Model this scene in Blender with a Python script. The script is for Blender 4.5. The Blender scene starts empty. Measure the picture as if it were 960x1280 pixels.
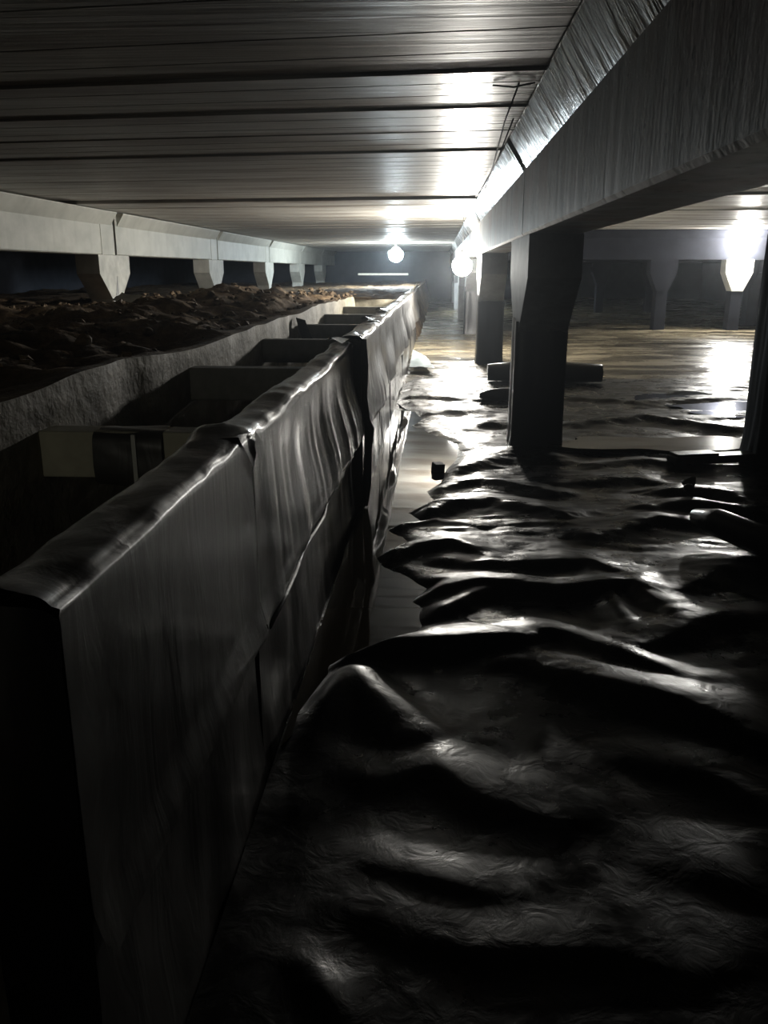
import bpy, bmesh, math, random
import numpy as np
from mathutils import Vector, Matrix

# ------------------------------------------------------------------ camera, world, exposure
S = bpy.context.scene
COL = S.collection
cam_d = bpy.data.cameras.new('camera')
cam = bpy.data.objects.new('camera', cam_d)
COL.objects.link(cam)
cam.location = (0, 0, 1.07)
cam.rotation_euler = (math.radians(90 - 16.046), 0, math.radians(3.561))
cam_d.sensor_fit = 'VERTICAL'
cam_d.sensor_height = 36.0
cam_d.lens = 1050.0 / 1280.0 * 36.0
cam_d.clip_start = 0.02
cam_d.clip_end = 200
S.camera = cam

W = bpy.data.worlds.new('world')
S.world = W
W.use_nodes = True
W.node_tree.nodes['Background'].inputs[0].default_value = (0.55, 0.7, 0.6, 1)
W.node_tree.nodes['Background'].inputs[1].default_value = 0.0

S.view_settings.view_transform = 'Standard'
S.view_settings.look = 'None'
S.view_settings.exposure = 0.0
S.view_settings.gamma = 1.0
S.view_settings.use_curve_mapping = False

LAMP_NEAR, LAMP_FAR, LAMP_RIGHT = 1150.0, 1100.0, 800.0

# thin damp haze in the cellar air
vs_ = W.node_tree.nodes.new('ShaderNodeVolumeScatter')
vs_.inputs['Color'].default_value = (0.85, 0.92, 1.0, 1)
vs_.inputs['Density'].default_value = 0.0019
vs_.inputs['Anisotropy'].default_value = 0.82
W.node_tree.links.new(vs_.outputs[0], W.node_tree.nodes['World Output'].inputs['Volume'])

# weak fill lights added unseen behind the camera to lift spacers and column fronts
def fill_light(kind, loc, energy, col, aim=None, cone=55):
    d = bpy.data.lights.new('fill_light', kind)
    d.energy = energy; d.color = col; d.shadow_soft_size = 0.08
    o = bpy.data.objects.new('fill_light', d); COL.objects.link(o); o.location = loc
    if aim:
        d.spot_size = math.radians(cone); d.spot_blend = 0.5
        o.rotation_euler = (Vector(aim) - Vector(loc)).to_track_quat('-Z', 'Y').to_euler()


fill_light('SPOT', (-0.95, -0.8, 0.95), 12.0, (1.0, 0.97, 0.80), (-0.95, 3.0, 0.5), 40)
fill_light('POINT', (1.3, -2.2, 0.9), 0.5, (0.85, 0.92, 1.0))

R = random.Random(7)
PI = math.pi


# ------------------------------------------------------------------ noise (numpy)
def hash2(ix, iy, seed):
    h = (ix.astype(np.int64) * 374761393 + iy.astype(np.int64) * 668265263 + seed * 2147483647) & 0xFFFFFFFF
    h = ((h ^ (h >> 13)) * 1274126177) & 0xFFFFFFFF
    h = (h ^ (h >> 16)) & 0xFFFFFFFF
    return h.astype(np.float64) / 4294967295.0


def vnoise(x, y, seed=0):
    x = np.asarray(x, float); y = np.asarray(y, float)
    x, y = np.broadcast_arrays(x, y)
    ix = np.floor(x); iy = np.floor(y)
    fx = x - ix; fy = y - iy
    fx = fx * fx * fx * (fx * (fx * 6 - 15) + 10); fy = fy * fy * fy * (fy * (fy * 6 - 15) + 10)
    a = hash2(ix, iy, seed); b = hash2(ix + 1, iy, seed)
    c = hash2(ix, iy + 1, seed); d = hash2(ix + 1, iy + 1, seed)
    return (a + (b - a) * fx) * (1 - fy) + (c + (d - c) * fx) * fy - 0.5


def fbm(x, y, seed=0, octaves=4, gain=0.5):
    t = 0; a = 1.0
    for k in range(octaves):
        t = t + a * vnoise(x * 2 ** k, y * 2 ** k, seed + 17 * k)
        a *= gain
    return t


def sstep(a, b, x):
    t = np.clip((x - a) / (b - a), 0, 1)
    return t * t * (3 - 2 * t)


# ------------------------------------------------------------------ mesh helpers
def link(name, me, mat=None, parent=None):
    o = bpy.data.objects.new(name, me)
    COL.objects.link(o)
    if mat is not None and me is not None and not me.materials:
        me.materials.append(mat)
    if parent is not None:
        o.parent = parent
    return o


def from_bm(name, bm, mat=None, parent=None, smooth=False):
    me = bpy.data.meshes.new(name)
    bm.normal_update()
    bm.to_mesh(me); bm.free()
    if smooth:
        me.polygons.foreach_set('use_smooth', [True] * len(me.polygons))
    return link(name, me, mat, parent)


def grid_mesh(name, P, mat=None, parent=None, smooth=True, flip=False):
    """P: (n, m, 3) array of points -> quad sheet"""
    n, m = P.shape[:2]
    me = bpy.data.meshes.new(name)
    idx = np.arange(n * m).reshape(n, m)
    q = np.stack([idx[:-1, :-1], idx[1:, :-1], idx[1:, 1:], idx[:-1, 1:]], -1).reshape(-1, 4)
    if flip:
        q = q[:, ::-1]
    me.vertices.add(n * m); me.vertices.foreach_set('co', P.reshape(-1).astype(np.float32))
    nf = len(q)
    me.loops.add(nf * 4); me.loops.foreach_set('vertex_index', q.reshape(-1).astype(np.int32))
    me.polygons.add(nf)
    me.polygons.foreach_set('loop_start', np.arange(0, nf * 4, 4, dtype=np.int32))
    me.polygons.foreach_set('loop_total', np.full(nf, 4, dtype=np.int32))
    me.polygons.foreach_set('use_smooth', np.full(nf, smooth))
    me.update(calc_edges=True)
    me.validate()
    return link(name, me, mat, parent)


def bm_box(bm, lo, hi, bevel=0.0):
    r = bmesh.ops.create_cube(bm, size=1.0)
    vs = r['verts']
    for v in vs:
        v.co = Vector((lo[i] + (v.co[i] + 0.5) * (hi[i] - lo[i]) for i in range(3)))
    if bevel > 0:
        es = list({e for v in vs for e in v.link_edges})
        bmesh.ops.bevel(bm, geom=es, offset=bevel, segments=2, profile=0.5, affect='EDGES')


def box(name, lo, hi, mat, parent=None, bevel=0.0):
    bm = bmesh.new(); bm_box(bm, lo, hi, bevel)
    return from_bm(name, bm, mat, parent)


def bm_prism(bm, prof, a, b, axis='Y', shear=0.0):
    """extrude a 2-D profile (list of (u, v)) along an axis"""
    def pt(u, v, t):
        if axis == 'Y':
            return Vector((u, t, v))
        if axis == 'X':
            return Vector((t, u - shear * t, v))
        return Vector((u, v, t))
    A = [bm.verts.new(pt(u, v, a)) for u, v in prof]
    B = [bm.verts.new(pt(u, v, b)) for u, v in prof]
    n = len(prof)
    bm.faces.new(A); bm.faces.new(list(reversed(B)))
    for i in range(n):
        j = (i + 1) % n
        bm.faces.new((A[j], A[i], B[i], B[j]))
    bmesh.ops.recalc_face_normals(bm, faces=bm.faces[:])


def tube(name, pts, r, mat, parent=None, seg=10, wob=None, caps=True):
    bm = bmesh.new()
    pts = [Vector(p) for p in pts]
    rings = []
    up0 = Vector((0, 0, 1))
    for i, p in enumerate(pts):
        t = (pts[min(i + 1, len(pts) - 1)] - pts[max(i - 1, 0)]).normalized()
        up = up0 if abs(t.z) < 0.9 else Vector((1, 0, 0))
        s = t.cross(up).normalized(); u = s.cross(t)
        rr = r[i] if isinstance(r, (list, tuple)) else r
        ring = []
        for k in range(seg):
            a = 2 * PI * k / seg
            q = rr * (1 + (wob(i, k) if wob else 0))
            ring.append(bm.verts.new(p + s * math.cos(a) * q + u * math.sin(a) * q))
        rings.append(ring)
    for A, B in zip(rings, rings[1:]):
        for k in range(seg):
            bm.faces.new((A[k], A[(k + 1) % seg], B[(k + 1) % seg], B[k]))
    if caps:
        bm.faces.new(list(reversed(rings[0]))); bm.faces.new(rings[-1])
    bmesh.ops.recalc_face_normals(bm, faces=bm.faces[:])
    return from_bm(name, bm, mat, parent, smooth=True)


def thing(name, label, cat, loc=(0, 0, 0), rz=0.0, group=None):
    o = bpy.data.objects.new(name, None)
    COL.objects.link(o)
    o.location = loc; o.rotation_euler = (0, 0, rz)
    o.empty_display_size = 0.1
    tag(o, label, cat, group)
    return o


def tag(o, label, cat, group=None):
    o['label'] = label; o['category'] = cat; o['kind'] = 'thing'
    if group:
        o['group'] = group
    return o


def struct(o, label=None):
    o['kind'] = 'structure'
    if label:
        o['label'] = label
    return o


# ------------------------------------------------------------------ materials
class NT:
    def __init__(self, name):
        self.m = bpy.data.materials.new(name); self.m.use_nodes = True
        self.t = self.m.node_tree; self.n = self.t.nodes
        self.b = self.n['Principled BSDF']
        self.co = self.n.new('ShaderNodeTexCoord').outputs['Object']

    def L(self, a, b):
        self.t.links.new(a, b)

    def mapping(self, scale, src=None, rot=(0, 0, 0)):
        k = self.n.new('ShaderNodeMapping'); k.inputs['Scale'].default_value = scale
        k.inputs['Rotation'].default_value = rot
        self.L(src or self.co, k.inputs['Vector']); return k.outputs[0]

    def noise(self, scale, vec=None, detail=4, rough=0.55, dist=0.0):
        k = self.n.new('ShaderNodeTexNoise'); k.inputs['Scale'].default_value = scale
        k.inputs['Detail'].default_value = detail; k.inputs['Roughness'].default_value = rough
        k.inputs['Distortion'].default_value = dist
        self.L(vec or self.co, k.inputs['Vector']); return k.outputs['Fac']

    def ramp(self, fac, stops):
        k = self.n.new('ShaderNodeValToRGB'); e = k.color_ramp.elements
        while len(e) < len(stops):
            e.new(0.5)
        for i, (p, c) in enumerate(stops):
            e[i].position = p
            e[i].color = (c, c, c, 1) if isinstance(c, (int, float)) else (*c, 1)
        self.L(fac, k.inputs[0]); return k.outputs[0]

    def mix(self, fac, a, b, mode='MIX'):
        k = self.n.new('ShaderNodeMix'); k.data_type = 'RGBA'; k.blend_type = mode
        for i, v in ((0, fac), (6, a), (7, b)):
            sock = k.inputs[i]
            if isinstance(v, (int, float)):
                sock.default_value = v if i == 0 else (v, v, v, 1)
            elif isinstance(v, tuple):
                sock.default_value = (*v, 1)
            else:
                self.L(v, sock)
        return k.outputs[2]

    def math(self, op, a, b=0.0):
        k = self.n.new('ShaderNodeMath'); k.operation = op
        for s, v in zip(k.inputs, (a, b)):
            if isinstance(v, (int, float)):
                s.default_value = v
            else:
                self.L(v, s)
        return k.outputs[0]

    def bump(self, h, strength, dist=0.01):
        k = self.n.new('ShaderNodeBump'); k.inputs['Strength'].default_value = strength
        k.inputs['Distance'].default_value = dist
        self.L(h, k.inputs['Height']); self.L(k.outputs[0], self.b.inputs['Normal'])

    def set(self, col=None, rough=None, spec=None, metal=None):
        for nm, v in (('Base Color', col), ('Roughness', rough), ('Specular IOR Level', spec), ('Metallic', metal)):
            if v is None:
                continue
            s = self.b.inputs[nm]
            if isinstance(v, tuple):
                s.default_value = (*v, 1)
            elif isinstance(v, (int, float)):
                s.default_value = v
            else:
                self.L(v, s)
        return self.m


def mat_ceiling(name, r0, r1, wet=False):
    t = NT(name)
    st = t.noise(1.0, t.mapping((0.5, 22, 4)), 5, 0.6)
    st2 = t.noise(1.0, t.mapping((1.2, 70, 4)), 3, 0.6)
    blot = t.noise(0.9, t.mapping((0.6, 1.6, 1)), 4, 0.6)
    c = t.ramp(st, [(0.22, (0.20, 0.185, 0.16)), (0.5, (0.46, 0.45, 0.41)), (0.75, (0.58, 0.57, 0.53))])
    stain = t.ramp(blot, [(0.38, (0.45, 0.36, 0.31)), (0.58, (1, 1, 1))])
    c = t.mix(0.85, c, stain, 'MULTIPLY')
    h = t.math('ADD', st, t.math('MULTIPLY', st2, 0.35))
    t.bump(h, 0.35, 0.012)
    rg = t.ramp(st, [(0.3, r0), (0.7, r1)])
    if wet:  # leak along the beam has wetted the plank ends
        sx = t.n.new('ShaderNodeSeparateXYZ'); t.L(t.co, sx.inputs[0])
        m = t.ramp(t.math('ADD', sx.outputs[0], t.math('MULTIPLY', t.noise(3, None, 3), 0.3)), [(0.02, 0.0), (0.16, 1.0)])
        rg = t.mix(m, 0.5, rg)
    return t.set(c, rg, 0.5)


def mat_beam():
    t = NT('beam_concrete')
    dr = t.noise(1.0, t.mapping((9, 9, 0.7)), 5, 0.6)
    bl = t.noise(1.6, None, 5, 0.6)
    pits = t.noise(26, None, 2, 0.5)
    c = t.ramp(dr, [(0.25, (0.24, 0.245, 0.24)), (0.5, (0.46, 0.465, 0.455)), (0.75, (0.58, 0.585, 0.57))])
    c = t.mix(t.ramp(bl, [(0.46, 0.0), (0.62, 0.55)]), c, (0.30, 0.17, 0.14))
    c = t.mix(t.ramp(pits, [(0.66, 0.0), (0.71, 0.7)]), c, (0.08, 0.08, 0.08))
    h = t.math('ADD', dr, t.math('MULTIPLY', t.noise(40, None, 3, 0.6), 0.3))
    t.bump(h, 0.3, 0.01)
    return t.set(c, 0.55, 0.4)


def mat_ledge():
    t = NT('wet_ledge_concrete')
    rp = t.noise(1.0, t.mapping((2, 9, 2)), 4, 0.6, 0.6)
    fine = t.noise(30, None, 3, 0.6)
    c = t.ramp(rp, [(0.3, (0.2, 0.2, 0.19)), (0.7, (0.36, 0.36, 0.34))])
    t.bump(t.math('ADD', rp, t.math('MULTIPLY', fine, 0.12)), 0.55, 0.02)
    return t.set(c, t.ramp(rp, [(0.35, 0.35), (0.6, 0.14)]), 0.6)


def mat_pale_beam():
    t = NT('pale_beam_concrete')
    n = t.noise(2.2, t.mapping((1, 1, 1.6)), 5, 0.6)
    dr = t.noise(1.0, t.mapping((6, 6, 0.8)), 4, 0.6)
    c = t.ramp(n, [(0.3, (0.36, 0.36, 0.32)), (0.7, (0.50, 0.50, 0.45))])
    c = t.mix(t.ramp(dr, [(0.5, 0.0), (0.75, 0.35)]), c, (0.27, 0.26, 0.23))
    t.bump(n, 0.15, 0.01)
    return t.set(c, 0.6, 0.35)


def mat_plastic(name, base, r0, r1, bump=0.25, scale=9.0, stretch=(1, 1, 1), dirt=0.5, coat=0.0, dscale=2.3):
    t = NT(name)
    cr = t.noise(scale, t.mapping(stretch), 4, 0.55, 0.8)
    sm = t.noise(scale * 0.35, t.mapping(stretch), 3, 0.5)
    t.b.inputs['Coat Weight'].default_value = coat; t.b.inputs['Coat Roughness'].default_value = 0.24
    d = t.noise(dscale, None, 6, 0.65)
    c = t.mix(t.ramp(d, [(0.5, 0.0), (0.75, dirt)]), base, (0.055, 0.052, 0.045))
    t.bump(t.math('ADD', cr, sm), bump, 0.012)
    return t.set(c, t.ramp(d, [(0.35, r0), (0.7, r1)]), 0.5)


def mat_earth():
    t = NT('earth')
    n = t.noise(5, None, 7, 0.65)
    n2 = t.noise(28, None, 4, 0.6)
    c = t.ramp(n, [(0.3, (0.03, 0.021, 0.013)), (0.5, (0.12, 0.08, 0.046)), (0.7, (0.26, 0.185, 0.11))])
    t.bump(t.math('ADD', n, t.math('MULTIPLY', n2, 0.5)), 0.6, 0.04)
    return t.set(c, 0.85, 0.25)


def mat_sand():
    t = NT('wet_sand')
    w = t.noise(1.0, t.mapping((0.9, 2.6, 1)), 6, 0.62, 0.4)
    f = t.noise(24, None, 4, 0.6)
    c = t.ramp(w, [(0.36, (0.022, 0.018, 0.013)), (0.50, (0.11, 0.092, 0.060)), (0.68, (0.20, 0.17, 0.115))])
    rp = t.noise(1.0, t.mapping((1.5, 11, 1)), 4, 0.6, 0.5)
    t.bump(t.math('ADD', t.math('MULTIPLY', w, 1.6), t.math('ADD', t.math('MULTIPLY', f, 0.25), t.math('MULTIPLY', rp, 0.8))), 0.5, 0.02)
    return t.set(c, t.ramp(w, [(0.36, 0.14), (0.62, 0.34)]), 0.5)


def mat_clay():
    t = NT('clay_trench_face')
    n = t.noise(3.2, t.mapping((1, 1, 1.5)), 6, 0.62)
    c = t.ramp(n, [(0.3, (0.10, 0.085, 0.06)), (0.5, (0.21, 0.19, 0.14)), (0.72, (0.34, 0.31, 0.24))])
    t.bump(t.math('ADD', n, t.math('MULTIPLY', t.noise(18, None, 4, 0.6), 0.4)), 0.5, 0.03)
    return t.set(c, 0.7, 0.3)


def mat_plain(name, col, rough=0.6, spec=0.4, var=0.25, scale=12, bump=0.2):
    t = NT(name)
    n = t.noise(scale, None, 5, 0.6)
    lo = tuple(v * (1 - var) for v in col); hi = tuple(min(1, v * (1 + var)) for v in col)
    t.bump(n, bump, 0.01)
    return t.set(t.ramp(n, [(0.3, lo), (0.7, hi)]), rough, spec)


def mat_water():
    t = NT('murky_water')
    n = t.noise(1.0, t.mapping((2.0, 5.0, 1)), 3, 0.5)
    t.bump(n, 0.04, 0.01)
    t.b.inputs['IOR'].default_value = 1.33
    return t.set((0.05, 0.042, 0.028), 0.03, 0.5)


def mat_emit(name, col, strength):
    t = NT(name)
    t.b.inputs['Emission Color'].default_value = (*col, 1)
    t.b.inputs['Emission Strength'].default_value = strength
    return t.set((0.9, 0.9, 0.9), 0.3)


M = dict(
    ceiling=mat_ceiling('plank_concrete', 0.38, 0.55), ceilwet=mat_ceiling('wet_plank_concrete', 0.20, 0.36, True), beam=mat_beam(), ledge=mat_ledge(), pale=mat_pale_beam(),
    sheet=mat_plastic('black_sheet_wet', (0.011, 0.011, 0.010), 0.18, 0.52, 0.26, 15.0, (1, 1, 1), 0.5, 0.0, 5.0),
    wrap=mat_plastic('black_wrap', (0.032, 0.029, 0.025), 0.42, 0.6, 0.3, 12.0, (1, 1, 0.3), 0.8, 0.5),
    colwrap=mat_plastic('black_column_wrap', (0.010, 0.010, 0.011), 0.3, 0.5, 0.2, 6.0, (1, 1, 0.4), 0.3),
    postwrap=mat_plain('dull_black_wrap', (0.008, 0.008, 0.009), 0.75, 0.15, 0.2, 8),
    earth=mat_earth(), sand=mat_sand(), clay=mat_clay(),
    shadebeam=mat_plain('shade_dark_concrete', (0.014, 0.015, 0.020), 0.9, 0.1, 0.3, 5),  # lack of light on the cross beam and columns behind, put into the colour
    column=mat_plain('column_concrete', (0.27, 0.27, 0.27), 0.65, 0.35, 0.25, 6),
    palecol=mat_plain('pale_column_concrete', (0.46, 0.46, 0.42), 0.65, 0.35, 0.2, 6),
    spacer=mat_plain('spacer_concrete', (0.36, 0.34, 0.26), 0.7, 0.3, 0.2, 9),
    greyspacer=mat_plain('grey_spacer_concrete', (0.22, 0.215, 0.19), 0.7, 0.3, 0.25, 9),
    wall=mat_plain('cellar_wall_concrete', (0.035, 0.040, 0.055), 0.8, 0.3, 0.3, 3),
    plaster=mat_plain('dark_void', (0.03, 0.03, 0.03), 0.9, 0.2, 0.2, 3),
    gap=mat_plain('dark_joint_filler', (0.02, 0.02, 0.02), 0.9, 0.2),
    water=mat_water(),
    wood=mat_plain('wet_dark_timber', (0.05, 0.04, 0.03), 0.35, 0.5, 0.4, 20),
    stone=mat_plain('dark_stone', (0.07, 0.065, 0.055), 0.6, 0.4, 0.4, 20),
    clod=mat_plain('earth_clod', (0.14, 0.10, 0.062), 0.85, 0.25, 0.5, 18, 0.5),
    scrap=mat_plain('pale_scrap', (0.52, 0.50, 0.43), 0.6, 0.4, 0.15, 14),
    bluescrap=mat_plain('pale_blue_plastic', (0.50, 0.60, 0.62), 0.3, 0.5, 0.1, 8),
    strap=mat_plain('pale_strap', (0.45, 0.45, 0.42), 0.5, 0.4, 0.1, 20),
    cable=mat_plain('black_cable', (0.02, 0.02, 0.02), 0.5, 0.4),
    socket=mat_plain('lamp_socket_plastic', (0.05, 0.05, 0.05), 0.5, 0.4),
)

CEIL = 1.77
SKEW = math.tan(math.radians(6.0))

# ------------------------------------------------------------------ setting: ceiling with its planks
ceil = struct(box('ceiling', (-10, -3.2, CEIL + 0.13), (10.5, 35, CEIL + 0.3), M['ceiling']))


def plank_profile():
    w = 0.357; z = 0.0; c = 0.008
    p = [(-w, 0.12), (-w, c), (-w + c, z)]
    for g in (-0.13, 0.12):
        g += R.uniform(-0.03, 0.03)
        p += [(g - 0.007, z), (g - 0.002, z + 0.006), (g + 0.002, z + 0.006), (g + 0.007, z)]
    p += [(w - c, z), (w, c), (w, 0.12)]
    return p


def plank_mesh(x0, x1, mat):
    bm = bmesh.new()
    prof = plank_profile()
    n = max(2, int((x1 - x0) / 0.35))
    bm_prism(bm, prof, x0, x1, 'X', SKEW)
    me = bpy.data.meshes.new('plank'); bm.to_mesh(me); bm.free()
    me.materials.append(mat)
    return me


LEFT_BAY = [plank_mesh(-4.5, 0.55, M['ceiling']) for _ in range(5)]
WET = [plank_mesh(-4.5, 0.55, M['ceilwet']) for _ in range(2)]
RIGHT_BAY = [plank_mesh(0.66, 9.0, M['ceiling']) for _ in range(5)]
tilts = {}
for bay, lo, hi in ((LEFT_BAY, -3, 46), (RIGHT_BAY, 0, 24)):
    for k in range(lo, hi):
        o = link('plank', WET[k % 2] if bay is LEFT_BAY and k in (4, 5) else bay[k % 5], None, ceil)
        y = 0.36 + 0.72 * k + 0.55
        if y > 34.2:
            o.hide_render = False
        dz = R.uniform(0.0, 0.014)
        tl = R.uniform(-0.004, 0.008)
        if k in (4, 5):
            tl = 0.016
        if k == 11:
            dz = 0.03
        o.location = (0, y, CEIL + dz)
        o.rotation_euler = (tl, 0, 0)

# ------------------------------------------------------------------ setting: floor, walls, earth
nx, ny = 130, 240
xs = np.linspace(-0.6, 10.3, nx)
ys = np.concatenate([np.arange(-3, 5, 0.15), np.arange(5, 15, 0.028), np.arange(15, 22, 0.07), np.arange(22, 34.9, 0.15)])
X, Y = np.meshgrid(xs, ys, indexing='ij')
Zf = -0.02 + 0.035 * fbm(X * 0.6, Y * 1.3, 3, 4) + 0.05 * sstep(13.5, 17, Y) * sstep(0.9, 2, X) * (0.6 + fbm(X * 1.5, Y * 1.5, 9, 4))
Zf += 0.03 * sstep(9.0, 10.5, Y) * (1 - sstep(13, 15, Y))
Zf += 0.020 * np.abs(fbm(X * 1.4 + 0.3 * Y, Y * 6.5, 13, 3, 0.55)) * sstep(4.5, 6, Y) + 0.004 * fbm(X * 3, Y * 9, 14, 2)
floor = struct(grid_mesh('floor', np.stack([X, Y, Zf], -1), M['sand']))

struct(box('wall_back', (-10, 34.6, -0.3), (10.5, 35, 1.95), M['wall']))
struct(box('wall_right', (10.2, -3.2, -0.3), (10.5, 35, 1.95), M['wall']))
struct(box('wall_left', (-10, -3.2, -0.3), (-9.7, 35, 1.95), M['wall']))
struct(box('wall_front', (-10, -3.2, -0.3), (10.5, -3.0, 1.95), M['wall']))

# earth bank left of the trench (its edge is the top of the trench face)
TX = -1.15


def trench_edge(y):
    return TX + 0.05 * vnoise(y * 0.9, 0 * y, 5) + 0.03 * vnoise(y * 3.5, 0 * y, 6)


def trench_top(y):
    return 0.735 + 0.035 * vnoise(y * 1.0, 0 * y + 3.3, 8) + 0.012 * vnoise(y * 3, 0 * y, 11)


ys = np.concatenate([np.arange(-2.9, 14, 0.05), np.arange(14, 34.6, 0.12)])
us = np.concatenate([np.linspace(0, 0.3, 50)[:-1], np.linspace(0.3, 1, 45)])
U, Y = np.meshgrid(us, ys, indexing='ij')
E0 = trench_edge(Y)
end = sstep(11.7, 11.95, Y)
E0 = E0 * (1 - end) + (-0.46) * end
X = E0 + (-9.65 - E0) * U
D = E0 - X
base = trench_top(Y) * (1 - end) + 0.69 * end
hh = 0.16 * fbm(X * 1.1, Y * 0.9, 21, 5, 0.55) + 0.085 * fbm(X * 4.5, Y * 4.5, 22, 4, 0.62)
mound = 0.10 * np.exp(-((D - 0.9) / 0.6) ** 2) * (1 - sstep(9, 12, Y)) - 0.05 * sstep(1.2, 2.6, D)
Zt = base + sstep(0, 0.35, D) * (hh * (1 - 0.45 * end) + mound - 0.06)
bank = struct(grid_mesh('floor_earth_bank', np.stack([X, Y, Zt], -1), M['earth'], flip=True), 'dark earth bank left of the trench')

# trench face, trench bottom, end bank
vs = np.linspace(0, 1, 40)
V, Y2 = np.meshgrid(vs, ys[ys < 12.1], indexing='ij')
xx = trench_edge(Y2) + 0.03 * fbm(V * 3, Y2 * 2.2, 31, 4) * (1 - V) + 0.02 * (1 - V)
ex = sstep(11.7, 11.95, Y2)
zz = -0.35 + (trench_top(Y2) + 0.35) * V
zz = zz * (1 - ex) + ex * (-0.35 + 1.03 * V)
struct(grid_mesh('wall_trench', np.stack([xx, Y2, zz], -1), M['clay'], flip=True), 'rough pale clay face of the trench')
struct(box('floor_trench', (-1.3, -3, -0.5), (-0.36, 12.1, -0.3), M['clay']))
bx = np.linspace(-1.4, -0.52, 30)
Xe, Ve = np.meshgrid(bx, np.linspace(0, 1, 16), indexing='ij')
Pe = np.stack([Xe, 11.75 + 0.12 * Ve + 0.06 * fbm(Xe * 3, Ve * 3, 41, 3), -0.35 + 1.04 * Ve], -1)
struct(grid_mesh('wall_trench_end', Pe, M['clay'], flip=True))
# bank slope down to the walkway beyond the formwork
Yb, Vb = np.meshgrid(np.arange(13.5, 34.6, 0.15), np.linspace(0, 1, 12), indexing='ij')
Pb = np.stack([-0.50 + 0.22 * (1 - Vb) + 0.06 * fbm(Yb * 1.1, Vb * 2, 44, 3), Yb, -0.08 + 0.80 * Vb + 0.03 * fbm(Yb, Vb, 45, 3)], -1)
struct(grid_mesh('wall_earth_slope', Pb, M['earth']))

# ------------------------------------------------------------------ beams
def beam(name_label, xl, xr, y0, y1, mat, lmat, left=True, right=True, gapw=0.015):
    t = thing('concrete_beam', name_label, 'beam', ((xl + xr) / 2, (y0 + y1) / 2, 1.255))
    cx, cy = (xl + xr) / 2, (y0 + y1) / 2
    hw = (xr - xl) / 2; hl = (y1 - y0) / 2 - gapw
    bm = bmesh.new()
    bm_prism(bm, [(-hw, 0.012), (-hw + 0.012, 0), (hw - 0.012, 0), (hw, 0.012), (hw, 0.508), (-hw, 0.508)], -hl, hl, 'Y')
    from_bm('web', bm, mat, t)
    for s, on in ((-1, left), (1, right)):
        if on:
            bm = bmesh.new()
            bm_prism(bm, [(s * hw, 0.35), (s * (hw + 0.095), 0.498), (s * (hw + 0.095), 0.508), (s * hw, 0.508)],
                     -hl + 0.07, hl - 0.07, 'Y')
            # subdivide lengthwise and roughen the arris a little
            from_bm('ledge', bm, lmat, t)
    if not left or mat is M['pale']:
        bmp = bmesh.new()
        bm_box(bmp, (hw - 0.01, hl - 0.42, 0.002), (hw + 0.005, hl, 0.36), 0.002)
        from_bm('end_block', bmp, mat, t)
    bmg = bmesh.new()
    bm_box(bmg, (-hw + 0.02, hl, 0.02), (hw - 0.02, hl + 2 * gapw, 0.50))
    from_bm('joint_filler', bmg, M['gap'], t)
    return t


RC = [5.25, 10.3, 15.4, 20.5, 25.6, 30.7]
ends = [-3.0, 5.02, 10.15, 15.3, 20.4, 25.5, 34.5]
nm = ['grey concrete beam overhead at right, nearest segment with reddish stains and glossy ledge',
      'grey concrete beam segment between the first and second wrapped columns',
      'glaring white concrete beam segment beside the near hanging lamp',
      'fourth concrete beam segment of the right row, beyond the near lamp',
      'fifth concrete beam segment of the right row, in the hazy distance',
      'last concrete beam segment of the right row, at the far wall']
for k in range(6):
    beam(nm[k], 0.467, 0.747, ends[k], ends[k + 1], M['beam'], M['ledge'])
LC = [5.8, 10.9, 16.0, 21.1, 26.2, 31.3]
ends = [-3.0, 10.95, 16.1, 21.1, 26.1, 30.6, 34.5]
nm = ['long pale concrete beam at the left edge of the photo over dark earth',
      'pale concrete beam between the first and second left column heads',
      'pale concrete beam between the second and third left column heads',
      'bluish pale concrete beam between the third and fourth left column heads',
      'bright bluish concrete beam between the two farthest left column heads',
      'last bright concrete beam of the left row, beyond its farthest joint']
for k in range(6):
    beam(nm[k], -4.4, -4.1, ends[k], ends[k + 1], M['pale'], M['pale'], gapw=0.04)


def head_prism(bm, xl, xr, top_half, bot_half, zs, z_taper, zb, cy=0.0):
    prof = [(cy - top_half, zs), (cy - top_half, z_taper), (cy - bot_half, zb), (cy + bot_half, zb), (cy + top_half, z_taper), (cy + top_half, zs)]
    bm_prism(bm, [(u, v) for u, v in prof], xl, xr, 'X', 0.0)


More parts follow.
